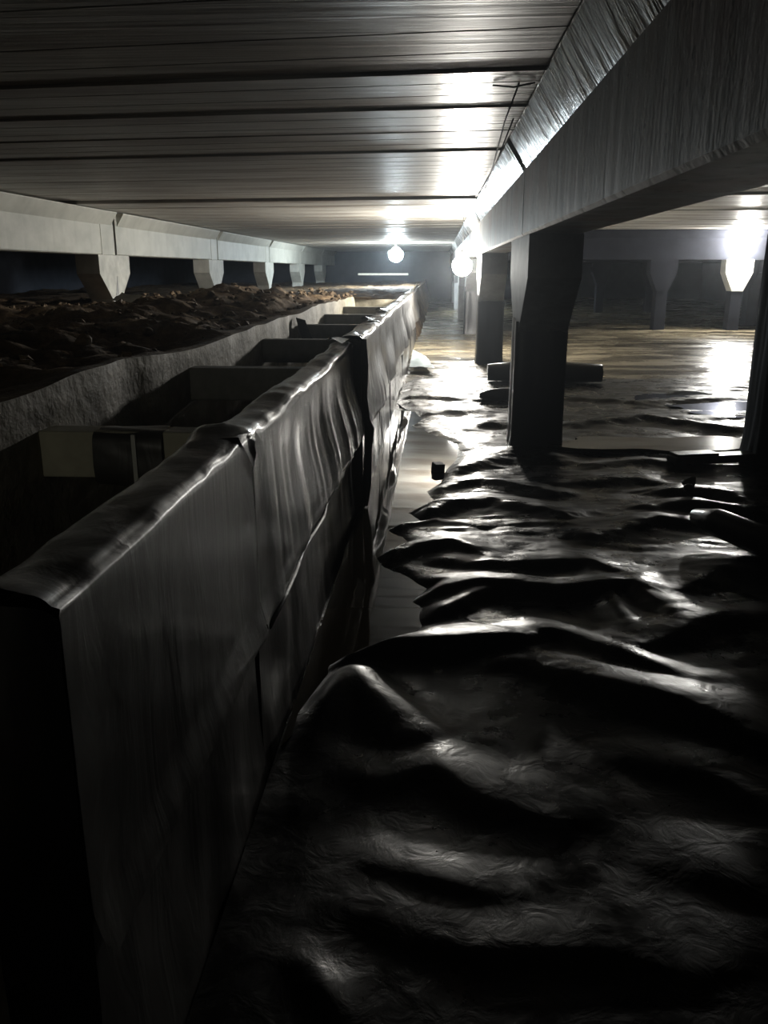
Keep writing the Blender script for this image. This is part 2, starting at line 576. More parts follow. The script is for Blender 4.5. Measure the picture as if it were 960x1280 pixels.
def column(label, x, y, wx, wrap, mat, z0=-0.05, th=0.56, group=None):
    t = thing('concrete_column', label, 'column', (x, y, z0), group=group)
    bm = bmesh.new(); head_prism(bm, -wx / 2, wx / 2, th, 0.16, 1.2545 - z0, 1.03 - z0, 0.72 - z0)
    from_bm('head', bm, mat, t)
    bm = bmesh.new(); bm_box(bm, (-wx / 2, -0.155, 0), (wx / 2, 0.155, 0.73 - z0), 0.008)
    from_bm('shaft', bm, mat, t)
    if wrap:
        n = 48; zz = np.linspace(0.0, 0.79 - z0, 26)
        A = np.linspace(0, 2 * PI, n + 1)
        c, s = np.cos(A), np.sin(A)
        q = 1 / np.maximum(np.abs(c) / (wx / 2 + 0.010), np.abs(s) / (0.155 + 0.012))
        Q, Zz = np.meshgrid(q, zz, indexing='ij')
        AA = np.meshgrid(A, zz, indexing='ij')[0]
        w = 0.012 * fbm(np.cos(AA) * 3, np.sin(AA) * 3 + Zz * 0.8, int(y * 7) + 3, 3)
        foot = 0.035 * np.exp(-Zz / 0.06)
        top = 0.02 * np.sin(AA * 3 + y) * sstep(0.6, 0.85, Zz)
        rr = Q + np.maximum(w, -0.006) + foot
        P = np.stack([rr * np.cos(AA), rr * np.sin(AA), Zz + top * 0.4], -1)
        grid_mesh('plastic_wrap', P, M['colwrap'], t, flip=True)
    return t


names = ['near dark concrete column with black plastic wrapped foot, right of centre',
         'second black wrapped column of the right row, its side edge lit white',
         'third column of the right row, grey, just beyond the near lamp',
         'fourth column of the right row in the hazy distance',
         'fifth column of the right row in the hazy distance',
         'farthest column of the right row, before the back wall']
for k, y in enumerate(RC):
    column(names[k], 0.618, y, 0.285, k < 3, M['column'])
names = [None, 'chipped pale column head standing in dark earth, first of the left row',
         'pale column head in brown rubble, second of the left row',
         'pale column head, third of the left row', 'small pale column head, fourth of the left row',
         'small bright column head, farthest of the left row']
for k, y in enumerate(LC):
    if k == 0:
        continue
    t = column(names[k], -4.25, y, 0.29, False, M['palecol'], 0.3, 0.52)
    if k == 1:
        bm = bmesh.new()
        v = [(0.147, 0.05, 0.70), (0.147, -0.10, 0.36), (0.147, 0.16, 0.30), (0.147, 0.05, 0.42)]
        vv = [bm.verts.new(p) for p in v]; v2 = [bm.verts.new((p[0] - 0.01, p[1], p[2])) for p in v]
        bm.faces.new(vv); bm.faces.new(v2[::-1])
        for i in range(4):
            bm.faces.new((vv[i], v2[i], v2[(i + 1) % 4], vv[(i + 1) % 4]))
        c = from_bm('chip', bm, M['column'], [h for h in t.children if h.name.startswith('head')][0]); c['label'] = 'dark broken out chip'

# transverse beam at the end of the right bay, its columns
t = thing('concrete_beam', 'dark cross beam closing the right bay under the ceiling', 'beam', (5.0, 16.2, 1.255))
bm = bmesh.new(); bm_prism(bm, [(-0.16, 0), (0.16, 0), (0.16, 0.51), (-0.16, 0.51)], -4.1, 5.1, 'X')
from_bm('web', bm, M['shadebeam'], t)
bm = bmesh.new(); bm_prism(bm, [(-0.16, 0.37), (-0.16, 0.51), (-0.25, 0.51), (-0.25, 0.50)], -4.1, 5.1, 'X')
from_bm('ledge', bm, M['shadebeam'], t)


def cross_column(label, x, y, mat, half=0.24, foot=0.10, smat=None):
    t = thing('concrete_column', label, 'column', (x, y, -0.05))
    bm = bmesh.new()
    bm_prism(bm, [(-half, 1.3045), (-half, 1.08), (-foot, 0.76), (foot, 0.76), (half, 1.08), (half, 1.3045)], -0.15, 0.15, 'Y')
    from_bm('head', bm, mat, t)
    bm = bmesh.new(); bm_box(bm, (-foot, -0.13, 0), (foot, 0.13, 0.77), 0.006); from_bm('shaft', bm, smat or mat, t)


cross_column('white lit column with tapering head under the right hand lamp', 5.36, 16.1, M['palecol'], smat=M['shadebeam'])
cross_column('dark column under the cross beam, left of the white lit column', 4.05, 16.15, M['shadebeam'])
cross_column('dim distant column behind the cross beam, beside the near wrapped column', 4.3, 23.5, M['shadebeam'])
cross_column('dim distant column behind the cross beam, between the two dark columns', 5.6, 23.5, M['shadebeam'])
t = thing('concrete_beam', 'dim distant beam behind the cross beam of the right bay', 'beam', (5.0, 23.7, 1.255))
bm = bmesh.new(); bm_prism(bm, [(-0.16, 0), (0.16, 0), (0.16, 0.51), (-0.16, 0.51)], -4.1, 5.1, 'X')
from_bm('web', bm, M['shadebeam'], t)
column('dark column standing in shadow right of the white lit column', 6.3, 17.5, 0.5, False, M['shadebeam'])

# standing post at the right edge, wrapped in plastic
t = thing('support_post', 'black plastic wrapped post at the right edge of the photo', 'post', (1.93, 4.85, -0.04))
bm = bmesh.new(); bm_box(bm, (-0.11, -0.11, 0), (0.11, 0.11, 1.805), 0.01); from_bm('shaft', bm, M['column'], t)
A = np.linspace(0, 2 * PI, 41); zz = np.linspace(0, 1.75, 50)
AA, Zz = np.meshgrid(A, zz, indexing='ij')
q = 1 / np.maximum(np.abs(np.cos(AA)), np.abs(np.sin(AA))) * 0.125 + 0.018 * fbm(np.cos(AA) * 2, np.sin(AA) * 2 + Zz, 77, 3) + 0.05 * np.exp(-Zz / 0.08)
grid_mesh('plastic_wrap', np.stack([q * np.cos(AA), q * np.sin(AA), Zz], -1), M['postwrap'], t, flip=True)

# ------------------------------------------------------------------ formwork panels wrapped in plastic
COVER = {}


def formwork(label, xr, y0, y1, ztop, seed, wid=0.10, endcap=True, lumps=0.006, near=False, bulge=0.0):
    """panel: board core + upper plastic cover draped over the top + lower skirt"""
    L = y1 - y0
    t = thing('formwork_panel', label, 'panel', (xr - wid / 2, (y0 + y1) / 2, 0.0))
    hw, hl = wid / 2, L / 2
    bm = bmesh.new(); bm_box(bm, (-hw + 0.02, -hl + 0.02, -0.3), (hw - 0.028, hl - 0.02, ztop - 0.03)); from_bm('board', bm, M['wood'], t)
    # profile from the left foot over the top to the seam on the right face
    rad = 0.026
    pr = []
    for z in np.linspace(0.0, ztop - rad, 12):
        pr.append((-hw, z, -1, 0))
    for a in np.linspace(PI, PI / 2, 6)[1:]:
        pr.append((-hw + rad + rad * math.cos(a), ztop - rad + rad * math.sin(a), math.cos(a), math.sin(a)))
    pr.append((0, ztop + 0.003, 0, 1))
    for a in np.linspace(PI / 2, 0, 8):
        pr.append((hw - rad + rad * math.cos(a), ztop - rad + rad * math.sin(a), math.cos(a), math.sin(a)))
    nface = 46
    for z in np.linspace(ztop - rad, 0.335, nface)[1:]:
        pr.append((hw, z, 1, 0))
    pr = np.array(pr)
    n = max(24, int(L / 0.016))
    yy = np.linspace(-hl, hl, n)
    I, Yg = np.meshgrid(np.arange(len(pr)), yy, indexing='ij')
    px, pz, nx_, nz_ = (pr[:, k][:, None] + 0 * Yg for k in range(4))
    Yw = Yg + (y0 + y1) / 2
    down = np.clip((ztop - pz) / (ztop - 0.335), 0, 1)
    face = (nx_ > 0.5)
    cz = 0.35 if near else 1.0
    wr = cz * 0.012 * fbm(Yw * 6.1 + 0.5 * pz, pz * 0.5 + seed, seed, 3, 0.5) * sstep(0.03, 0.5, down)
    wr += cz * 0.012 * np.abs(vnoise(Yw * 11 + 0.4 * pz, pz * 0.6, seed + 3)) * sstep(0.05, 0.4, down)
    if bulge:
        bm_ = bulge * (0.75 + 0.9 * vnoise(Yw * 2.1, 0 * Yw, seed + 51)) * sstep(0, 0.9, Yg + hl)
        wr += bm_ * sstep(0.25, 0.85, down) * (1 - sstep(0.88, 1.0, down))
    wr += lumps * fbm(Yw * 1.6, pz * 1.6, seed + 5, 2)
    top = 0.012 * fbm(Yw * 3.2, px * 8, seed + 9, 3) + 0.004 * fbm(Yw * 14, px * 20, seed + 13, 2)
    disp = np.where(nz_ > 0.5, top, np.where(face, wr, 0.006 * fbm(Yw * 4, pz * 3, seed + 8, 3)))
    # tuck in both ends so that neighbouring covers read apart
    e = np.minimum(Yg + hl, hl - Yg)
    disp = disp + 0.008 * np.exp(-(e / 0.05) ** 2) * np.where(nz_ > 0.3, 1, 0.4)
    P = np.stack([px + nx_ * disp, Yg, pz + nz_ * disp], -1)
    # hem of the upper cover stands out over the lower skirt
    hem = sstep(0.82, 1.0, down) * face * 0.014
    P[..., 0] += hem
    P[..., 2] += np.where(face, sstep(0.9, 1, down) * 0.008 * fbm(Yw * 2.5, Yw * 0, seed + 15, 3), 0)
    COVER[t] = grid_mesh('plastic_cover', P, M['wrap'], t, flip=True)
    # end cap of plastic (facing the camera)
    U, V = np.meshgrid(np.linspace(0, 1, 12), np.linspace(0, 1, 40), indexing='ij')
    bulge = 0.012 * fbm(U * 3, V * 6, seed + 30, 3) + 0.012 * np.sin(U * PI)
    Pc = np.stack([-hw + wid * U, -hl - bulge, (ztop - 0.004 - 0.020 * np.abs(2 * U - 1) ** 4) * V], -1)
    grid_mesh('end_flap', Pc, M['wrap'], t)
    # lower skirt, set back under the hem
    nn = max(16, int(L / 0.03))
    Ys, Vs = np.meshgrid(np.linspace(-hl, hl, nn), np.linspace(0, 1, 18), indexing='ij')
    wv = 0.014 * fbm((Ys + y0) * 5.5, Vs * 0.8, seed + 40, 3)
    Ps = np.stack([hw - 0.010 + wv * sstep(0, 0.5, 1 - Vs) + 0.02 * (1 - Vs) ** 2, Ys, -0.04 + 0.41 * Vs], -1)
    grid_mesh('lower_skirt', Ps, M['wrap'], t)
    return t


covers = [
    ('nearest black plastic wrapped formwork panel, at the lower left', -0.362, 0.73, 1.60, 0.768, 101, 0.105),
    ('second black wrapped formwork panel with strong vertical creases and sheen', -0.367, 1.62, 3.70, 0.760, 202, 0.10),
    ('third black wrapped formwork panel behind the dark vertical fold', -0.332, 3.76, 4.95, 0.785, 303, 0.11),
    ('fourth black wrapped formwork panel from the camera', -0.334, 4.97, 6.15, 0.780, 404, 0.11),
    ('fifth black wrapped formwork panel from the camera', -0.336, 6.17, 8.3, 0.783, 505, 0.11),
    ('sixth black wrapped formwork panel from the camera', -0.334, 8.32, 10.8, 0.78, 606, 0.11),
    ('farthest black wrapped formwork panel at the trench end', -0.334, 10.82, 13.5, 0.782, 707, 0.11),
]
panels = []
for lab, xr, y0, y1, zt, sd, wd in covers:
    panels.append(formwork(lab, xr, y0, y1, zt, sd, wd, near=(sd == 101), bulge=0.0 if sd == 101 else (0.055 if sd == 202 else 0.05)))


def flap(parent, pts, mat, name='fold_flap'):
    bm = bmesh.new()
    rows = []
    for row in pts:
        rows.append([bm.verts.new(Vector(p) - parent.location) for p in row])
    for A, B in zip(rows, rows[1:]):
        for i in range(len(A) - 1):
            bm.faces.new((A[i], A[i + 1], B[i + 1], B[i]))
    bmesh.ops.subdivide_edges(bm, edges=bm.edges[:], cuts=2, use_grid_fill=True)
    return from_bm(name, bm, mat, COVER.get(parent, parent), smooth=True)


# open pocket fold where the first two covers meet
flap(panels[0], [[(-0.47, 1.60, 0.766), (-0.42, 1.62, 0.774), (-0.362, 1.61, 0.765), (-0.350, 1.605, 0.735)],
                 [(-0.44, 1.50, 0.768), (-0.41, 1.50, 0.772), (-0.366, 1.52, 0.772), (-0.352, 1.575, 0.70)]], M['wrap'])
flap(panels[1], [[(-0.352, 1.60, 0.77), (-0.346, 1.64, 0.74), (-0.345, 1.66, 0.69)],
                 [(-0.35, 1.585, 0.74), (-0.345, 1.60, 0.70), (-0.347, 1.63, 0.655)]], M['wrap'])
# loose tongues of plastic on top of the wall and the knotted fold down the third panel
flap(panels[2], [[(-0.40, 3.62, 0.80), (-0.36, 3.64, 0.815), (-0.325, 3.70, 0.795)],
                 [(-0.40, 3.78, 0.80), (-0.36, 3.78, 0.81), (-0.318, 3.78, 0.77)]], M['wrap'])
for pn, y in ((2, 3.3), (3, 4.9), (4, 6.1), (5, 8.3), (6, 10.8)):
    flap(panels[pn], [[(-0.46, y + 0.35, 0.785), (-0.42, y + 0.30, 0.80), (-0.36, y + 0.2, 0.80)],
                      [(-0.45, y + 0.12, 0.80), (-0.42, y + 0.06, 0.815), (-0.37, y + 0.0, 0.797)]], M['wrap'])
tube('hanging_fold', [Vector(p) - panels[2].location for p in
     [(-0.322, 3.74, 0.78), (-0.318, 3.75, 0.66), (-0.322, 3.745, 0.52), (-0.312, 3.75, 0.42), (-0.300, 3.76, 0.38), (-0.306, 3.75, 0.28), (-0.312, 3.74, 0.12), (-0.318, 3.74, 0.02)]],
     [0.012, 0.016, 0.014, 0.018, 0.024, 0.017, 0.021, 0.010], M['wrap'], COVER[panels[2]], seg=8)
tube('seam_cord', [Vector((-0.348 + 0.006 * math.sin(i * 1.7), 1.64 + i * 0.172, 0.338 + 0.008 * math.sin(i * 2.3) + 0.05 * max(0, i - 8) / 4)) - panels[1].location for i in range(13)],
     0.007, M['wrap'], COVER[panels[1]], seg=6)
# tip of plastic at the wall's far end, its highlight put into a pale colour
flap(panels[6], [[(-0.40, 13.3, 0.785), (-0.36, 13.3, 0.80)], [(-0.37, 13.45, 0.83), (-0.34, 13.45, 0.84)], [(-0.345, 13.6, 0.87), (-0.325, 13.6, 0.89)]], M['scrap'], 'loose_tip')

# ------------------------------------------------------------------ spacers across the trench
lab = ['beige concrete spacer with a black sleeve, nearest in the trench',
       'second spacer across the trench, plain grey with a clear front face',
       'third spacer across the trench from the camera, dark',
       'fourth spacer across the trench from the camera, dark with a plastic tuft at its end',
       'fifth spacer across the trench from the camera', 'sixth spacer across the trench, nearest its far end']
SY = [2.36, 3.87, 5.55, 7.1, 8.8, 10.7]
for k, y in enumerate(SY):
    t = thing('trench_spacer', lab[k], 'spacer', (-0.82, y, 0.5))
    bm = bmesh.new(); bm_box(bm, (-0.37, 0.0, -0.015 if k else -0.02), (0.37, 0.10, 0.135 if k else 0.118), 0.006)
    from_bm('bar', bm, M['spacer'] if k == 0 else M['greyspacer'], t)
    if k == 0:
        n = 40; A = np.linspace(0, 2 * PI, n + 1); xs_ = np.linspace(-0.175, 0.03, 14)
        AA, XX = np.meshgrid(A, xs_, indexing='ij')
        q = 0.072 * (np.abs(np.cos(AA)) ** 4 + np.abs(np.sin(AA)) ** 4) ** -0.25 * (1 + 0.08 * fbm(np.cos(AA) * 2 + XX * 8, np.sin(AA) * 2, 5, 3))
        sag = 0.05 * np.maximum(0, -np.sin(AA)) * (0.4 + 0.6 * sstep(-0.15, 0.0, XX))
        grid_mesh('plastic_sleeve', np.stack([XX, 0.05 + q * np.cos(AA), 0.049 + q * np.sin(AA) - sag], -1), M['wrap'], t)
        bm = bmesh.new(); bm_box(bm, (-0.055, -0.030, -0.055), (-0.043, -0.022, 0.115)); s_ = from_bm('strap', bm, M['strap'], t)
        s_['label'] = 'thin pale strap on the sleeve'
    if k == 3:
        flap(t, [[(-1.16, 7.0, 0.70), (-1.08, 6.98, 0.68)], [(-1.14, 7.02, 0.60), (-1.05, 7.0, 0.58)], [(-1.12, 7.05, 0.52), (-1.02, 7.05, 0.50)]], M['wrap'], 'plastic_tuft')

# ------------------------------------------------------------------ the black plastic sheet on the floor
EDGE = np.array([(-0.352, 0.2), (-0.352, 1.85), (-0.30, 2.12), (-0.12, 2.24), (-0.05, 2.40), (-0.09, 2.60), (-0.04, 2.72), (-0.20, 2.92), (-0.24, 3.04),
                 (-0.12, 3.2), (-0.22, 3.40), (-0.06, 3.52), (-0.14, 3.66), (-0.02, 3.8), (-0.06, 4.05), (0.02, 4.3), (0.05, 4.6), (0.12, 5.0),
                 (0.10, 5.25), (-0.02, 5.5), (-0.2, 5.9), (-0.12, 6.2), (-0.2, 6.5), (-0.33, 7.0), (-0.30, 8.2), (-0.2, 8.8)])
RIDGES = [  # polyline, height, near width, far width
    ([(-0.33, 2.08), (-0.16, 2.15), (0.05, 2.17), (0.23, 2.21), (0.29, 2.28)], 0.060, 0.035, 0.16),
    ([(-0.07, 2.34), (0.02, 2.44), (0.13, 2.56), (0.23, 2.67)], 0.040, 0.04, 0.08),
    ([(-0.06, 2.60), (0.16, 2.67), (0.42, 2.63), (0.67, 2.72), (0.75, 2.5)], 0.050, 0.04, 0.15),
    ([(-0.24, 2.92), (-0.1, 3.05), (0.06, 3.13), (0.23, 2.96)], 0.045, 0.04, 0.14),
    ([(0.05, 2.95), (0.28, 2.90), (0.53, 2.99), (0.7, 2.83)], 0.035, 0.05, 0.13),
    ([(-0.22, 3.33), (-0.01, 3.57), (0.18, 3.85)], 0.035, 0.05, 0.10),
    ([(-0.15, 3.64), (0.06, 3.72), (0.29, 3.83), (0.56, 3.62)], 0.035, 0.05, 0.12),
    ([(-0.05, 4.00), (0.23, 4.2), (0.57, 4.02)], 0.030, 0.05, 0.12),
    ([(0.02, 4.34), (0.35, 4.74)], 0.030, 0.06, 0.14),
    ([(0.26, 2.1), (0.49, 1.95), (0.66, 1.86), (0.80, 1.72)], 0.050, 0.06, 0.14),
    ([(-0.11, 1.57), (0.01, 1.61), (0.1, 1.53), (0.27, 1.48)], 0.050, 0.045, 0.11),
    ([(-0.08, 1.34), (0.04, 1.30), (0.13, 1.27)], 0.040, 0.035, 0.08),
    ([(-0.07, 1.20), (0.09, 1.15), (0.29, 1.15), (0.43, 1.11)], 0.035, 0.04, 0.12),
    ([(-0.21, 1.07), (-0.14, 1.0)], 0.040, 0.03, 0.05),
    ([(0.58, 2.28), (0.81, 2.44), (1.05, 2.52)], 0.035, 0.05, 0.14),
    ([(0.81, 2.71), (1.03, 2.9), (1.22, 2.98)], 0.035, 0.05, 0.14),
    ([(-0.32, 1.74), (-0.21, 1.97), (-0.07, 1.75)], 0.060, 0.09, 0.09),
    ([(0.65, 3.33), (0.95, 3.52), (1.21, 3.48)], 0.035, 0.06, 0.14),
    ([(1.18, 4.01), (1.34, 3.92), (1.46, 3.68)], 0.060, 0.06, 0.14),
    ([(0.64, 4.22), (1.06, 4.32), (1.23, 4.17)], 0.025, 0.06, 0.14),
    ([(0.56, 2.98), (0.58, 2.66), (0.61, 2.34)], 0.025, 0.06, 0.06),
    ([(0.25, 4.67), (0.56, 5.02), (0.7, 4.7)], 0.025, 0.06, 0.14),
    ([(0.50, 1.68), (0.62, 1.63), (0.72, 1.55)], 0.030, 0.05, 0.10),
    ([(0.45, 1.37), (0.62, 1.31)], 0.030, 0.05, 0.10),
    ([(0.35, 2.32), (0.5, 2.21), (0.67, 2.04)], 0.030, 0.05, 0.10),
    ([(1.0, 3.72), (1.2, 3.78), (1.5, 3.6)], 0.05, 0.06, 0.12),
    ([(0.9, 4.62), (1.2, 4.74), (1.6, 4.6)], 0.025, 0.06, 0.14),
    ([(0.2, 5.7), (0.5, 5.9)], 0.03, 0.08, 0.16), ([(-0.1, 6.3), (0.4, 6.4)], 0.03, 0.08, 0.2),
    ([(-0.25, 7.1), (0.3, 7.0)], 0.03, 0.08, 0.2), ([(1.0, 5.9), (1.5, 6.2), (2.0, 5.7)], 0.04, 0.06, 0.12),
    ([(1.1, 7.2), (1.6, 6.9), (2.4, 7.2)], 0.035, 0.08, 0.14),
]


def ridge_height(X, Y):
    H = np.zeros_like(X)
    for pts, a, wn, wf in RIDGES:
        pts = np.array(pts)
        best = np.full(X.shape, 1e9); sgn = np.zeros_like(X); tt = np.zeros_like(X)
        n = len(pts) - 1
        for i in range(n):
            A, B = pts[i], pts[i + 1]
            d = B - A; L2 = d @ d
            t = np.clip(((X - A[0]) * d[0] + (Y - A[1]) * d[1]) / L2, 0, 1)
            dx = X - (A[0] + t * d[0]); dy = Y - (A[1] + t * d[1])
            D = np.hypot(dx, dy)
            m = D < best
            best = np.where(m, D, best); sgn = np.where(m, dy, sgn)
            tt = np.where(m, (i + t) / n, tt)
        far = sgn > 0
        # blend between the near and far width with direction so that the ends stay smooth
        dirn = sgn / np.maximum(best, 1e-6)
        w = wn + (wf - wn) * sstep(-0.6, 0.6, dirn)
        amp = a * (0.55 + 0.45 * np.sin(PI * np.clip(tt, 0.05, 0.95)))
        H = np.maximum(H, amp * np.exp(-(best / w) ** 2)) + 0.25 * np.minimum(H, amp * np.exp(-(best / w) ** 2))
    return H


ys = np.concatenate([np.arange(0.3, 5.2, 0.014), np.arange(5.2, 8.7, 0.025)])
ed = np.interp(ys, EDGE[:, 1], EDGE[:, 0])
us = np.concatenate([np.linspace(0, 0.5, 130)[:-1], np.linspace(0.5, 1, 70)])
U, Y = np.meshgrid(us, ys, indexing='ij')
right = 2.9 + 0 * ys
X = ed[None, :] + (right - ed)[None, :] * U
Y0 = Y.copy()
Hs = 0.016 + ridge_height(X + 0.05 * vnoise(X * 4, Y * 4, 61), Y + 0.06 * vnoise(X * 3, Y * 3, 62))
amp = sstep(0.4, 1.3, Y)
wav = fbm(X * 1.6 + 0.6 * Y, Y * 4.5 - 0.5 * X, 63, 4, 0.5)
Hs *= (0.34 + 0.66 * sstep(1.3, 2.15, Y))
Hs += (0.003 + 0.015 * sstep(1.6, 3.0, Y)) * np.abs(wav) + 0.004 * fbm(X * 7, Y * 13, 64, 3) * sstep(1.5, 3, Y)
mid = np.exp(-((X - 0.12) / 0.35) ** 2) * sstep(2.6, 3.4, Y)
Hs += (0.004 + 0.009 * mid) * np.abs(fbm(X * 3.5 + 0.8 * Y, Y * 10, 69, 3, 0.55)) * sstep(1.8, 2.8, Y)
Hs += 0.012 * sstep(1.3, 2.0, X) * fbm(X * 2.2, Y * 5.5, 66, 3)
# hem dips to the water, tips lift a little
dE = (X - ed[None, :])
Hs = 0.004 + (Hs - 0.004) * sstep(-0.01, 0.10, dE)
Hs += 0.013 * np.abs(fbm(X * 1.6 - 0.4 * Y, Y * 5.5, 67, 3, 0.55)) * sstep(4.8, 6.0, Y)
far_fade = 1 - sstep(7.6, 8.7, Y)
Hs = 0.006 + (Hs - 0.006) * (0.6 + 0.4 * far_fade)
P = np.stack([X, Y, np.maximum(Hs, 0.002)], -1)
sh = grid_mesh('plastic_sheet', P, M['sheet'], flip=True)
tag(sh, 'crumpled wet black plastic sheet spread over the floor right of the formwork', 'sheet')

# puddles
def blob(name, cx, cy, rx, ry, z, mat, label, seed, n=48):
    bm = bmesh.new()
    c = bm.verts.new((0, 0, 0))
    ring = []
    for k in range(n):
        a = 2 * PI * k / n
        q = 1 + 0.22 * math.sin(2 * a + seed) + 0.12 * math.sin(5 * a + seed * 2.1) + 0.06 * math.sin(9 * a + seed * 3.7)
        ring.append(bm.verts.new((rx * q * math.cos(a), ry * q * math.sin(a), 0)))
    for k in range(n):
        bm.faces.new((c, ring[k], ring[(k + 1) % n]))
    r = bmesh.ops.extrude_face_region(bm, geom=bm.faces[:])
    for g in r['geom']:
        if isinstance(g, bmesh.types.BMVert):
            g.co.z -= 0.02
    bmesh.ops.recalc_face_normals(bm, faces=bm.faces[:])
    o = from_bm(name, bm, mat)
    o.location = (cx, cy, z)
    tag(o, label, 'puddle')
    return o


bm = bmesh.new()
wl = [(-0.345, 1.7)] + [(float(x) + 0.10, float(y)) for x, y in EDGE[2:23]] + [(-0.345, 6.6)]
bm_prism(bm, wl, -0.02, 0.012, 'Z')
o = from_bm('puddle', bm, M['water'])
tag(o, 'long calm brown puddle between the wrapped formwork and the sheet edge', 'puddle')
blob('puddle', 1.45, 5.15, 0.62, 0.26, 0.055, M['water'], 'flat grey puddle on the sheet, right of the near wrapped column', 1.2)
blob('puddle', 2.3, 6.9, 0.55, 0.7, 0.030, M['water'], 'glaring puddle reflecting the right hand lamp', 3.1)

# ------------------------------------------------------------------ loose things on the floor
def wob_seed(s):
    rr = random.Random(s)
    tab = {}
    def f(i, k):
        return tab.setdefault((i, k), rr.uniform(-0.1, 0.1))
    return f


t = thing('plastic_roll', 'thick black roll of plastic lying behind the near wrapped column', 'roll', (1.05, 8.35, 0.06))
tube('roll', [(-0.55, 0.0, 0.05), (-0.3, 0.01, 0.055), (0, 0, 0.05), (0.3, -0.01, 0.05), (0.55, -0.02, 0.05)], [0.085, 0.095, 0.10, 0.095, 0.09], M['wrap'], t, 14, wob_seed(4))
tube('core', [(0.545, -0.02, 0.05), (0.56, -0.02, 0.05)], 0.04, M['gap'], t, 10)
o = tube('plastic_roll', [(0.36, 7.0, 0.07), (0.44, 7.02, 0.075), (0.56, 7.05, 0.07), (0.68, 7.08, 0.06)], [0.02, 0.05, 0.06, 0.06], M['wrap'], None, 12, wob_seed(9))
tag(o, 'small bunched end of black plastic left of the near wrapped column', 'roll')
t = thing('timber_batten', 'dark wet batten lying on the sheet toward the right post', 'timber', (1.58, 4.74, 0.065), 0.28)
box('bar', (-0.28, -0.05, -0.03), (0.42, 0.05, 0.012), M['wood'], t, 0.004)
box('cleat', (-0.27, -0.055, 0.012), (-0.02, 0.045, 0.030), M['wood'], t, 0.004)
o = tube('plastic_roll', [(1.08, 3.42, 0.09), (1.14, 3.30, 0.10), (1.24, 3.08, 0.09), (1.36, 2.9, 0.08), (1.5, 2.72, 0.07)], [0.03, 0.055, 0.06, 0.06, 0.05], M['wrap'], None, 12, wob_seed(13))
tag(o, 'black rolled sheet end lying on the sheet at the right edge', 'roll')


def rock(name, loc, r, mat, seed, flat=0.7, parent=None):
    bm = bmesh.new()
    bmesh.ops.create_icosphere(bm, subdivisions=2, radius=1.0)
    rr = random.Random(seed)
    ax = [Vector((rr.uniform(-1, 1), rr.uniform(-1, 1), rr.uniform(-1, 1))).normalized() for _ in range(7)]
    ct = [rr.uniform(0.55, 0.9) for _ in ax]
    for v in bm.verts:
        p = v.co.copy()
        for a, c in zip(ax, ct):
            d = p.dot(a)
            if d > c:
                p -= a * (d - c)
        v.co = p * r
        v.co.z *= flat
    o = from_bm(name, bm, mat, parent)
    o.location = loc
    o.rotation_euler = (0, 0, rr.uniform(0, 6))
    return o


bm = bmesh.new(); bm_box(bm, (-0.03, -0.03, 0), (0.03, 0.03, 0.05), 0.006)
o = from_bm('stone', bm, M['stone']); o.location = (0.015, 4.5, 0.008); o.rotation_euler = (0.1, 0.05, 0.4)
tag(o, 'small square dark stone at the puddle edge beside the sheet', 'stone')
tag(rock('stone', (1.20, 3.92, 0.085), 0.03, M['stone'], 3), 'dark pebble on the glaring fold at right, nearer of two', 'stone')
tag(rock('stone', (1.25, 4.08, 0.075), 0.045, M['stone'], 5), 'flat dark stone on the sheet at right, behind the pebble', 'stone')

# pale scrap of sheet on the sand beside the wall
Ug, Vg = np.meshgrid(np.linspace(0, 1, 14), np.linspace(0, 1, 14), indexing='ij')
Px = -0.30 + 0.28 * Ug * (1 - 0.4 * Vg); Py = 9.3 + 1.3 * Vg - 0.2 * Ug
o = grid_mesh('plastic_scrap', np.stack([Px, Py, 0.06 + 0.03 * fbm(Px * 6, Py * 3, 88, 3) + 0.05 * (1 - Ug) * Vg], -1), M['bluescrap'], flip=True)
tag(o, 'pale blue-white plastic scrap on the sand beside the wall', 'scrap')

# ------------------------------------------------------------------ earth clods and scraps on the bank
def bank_z(x, y):
    Yv = np.array([y]); Xv = np.array([x])
    e = trench_edge(Yv); D_ = e - Xv
    h = 0.16 * fbm(Xv * 1.1, Yv * 0.9, 21, 5, 0.55) + 0.085 * fbm(Xv * 4.5, Yv * 4.5, 22, 4, 0.62)
    m = 0.10 * np.exp(-((D_ - 0.9) / 0.6) ** 2) * (1 - sstep(9, 12, Yv)) - 0.05 * sstep(1.2, 2.6, D_)
    return float((trench_top(Yv) + sstep(0, 0.35, D_) * (h + m - 0.06))[0])


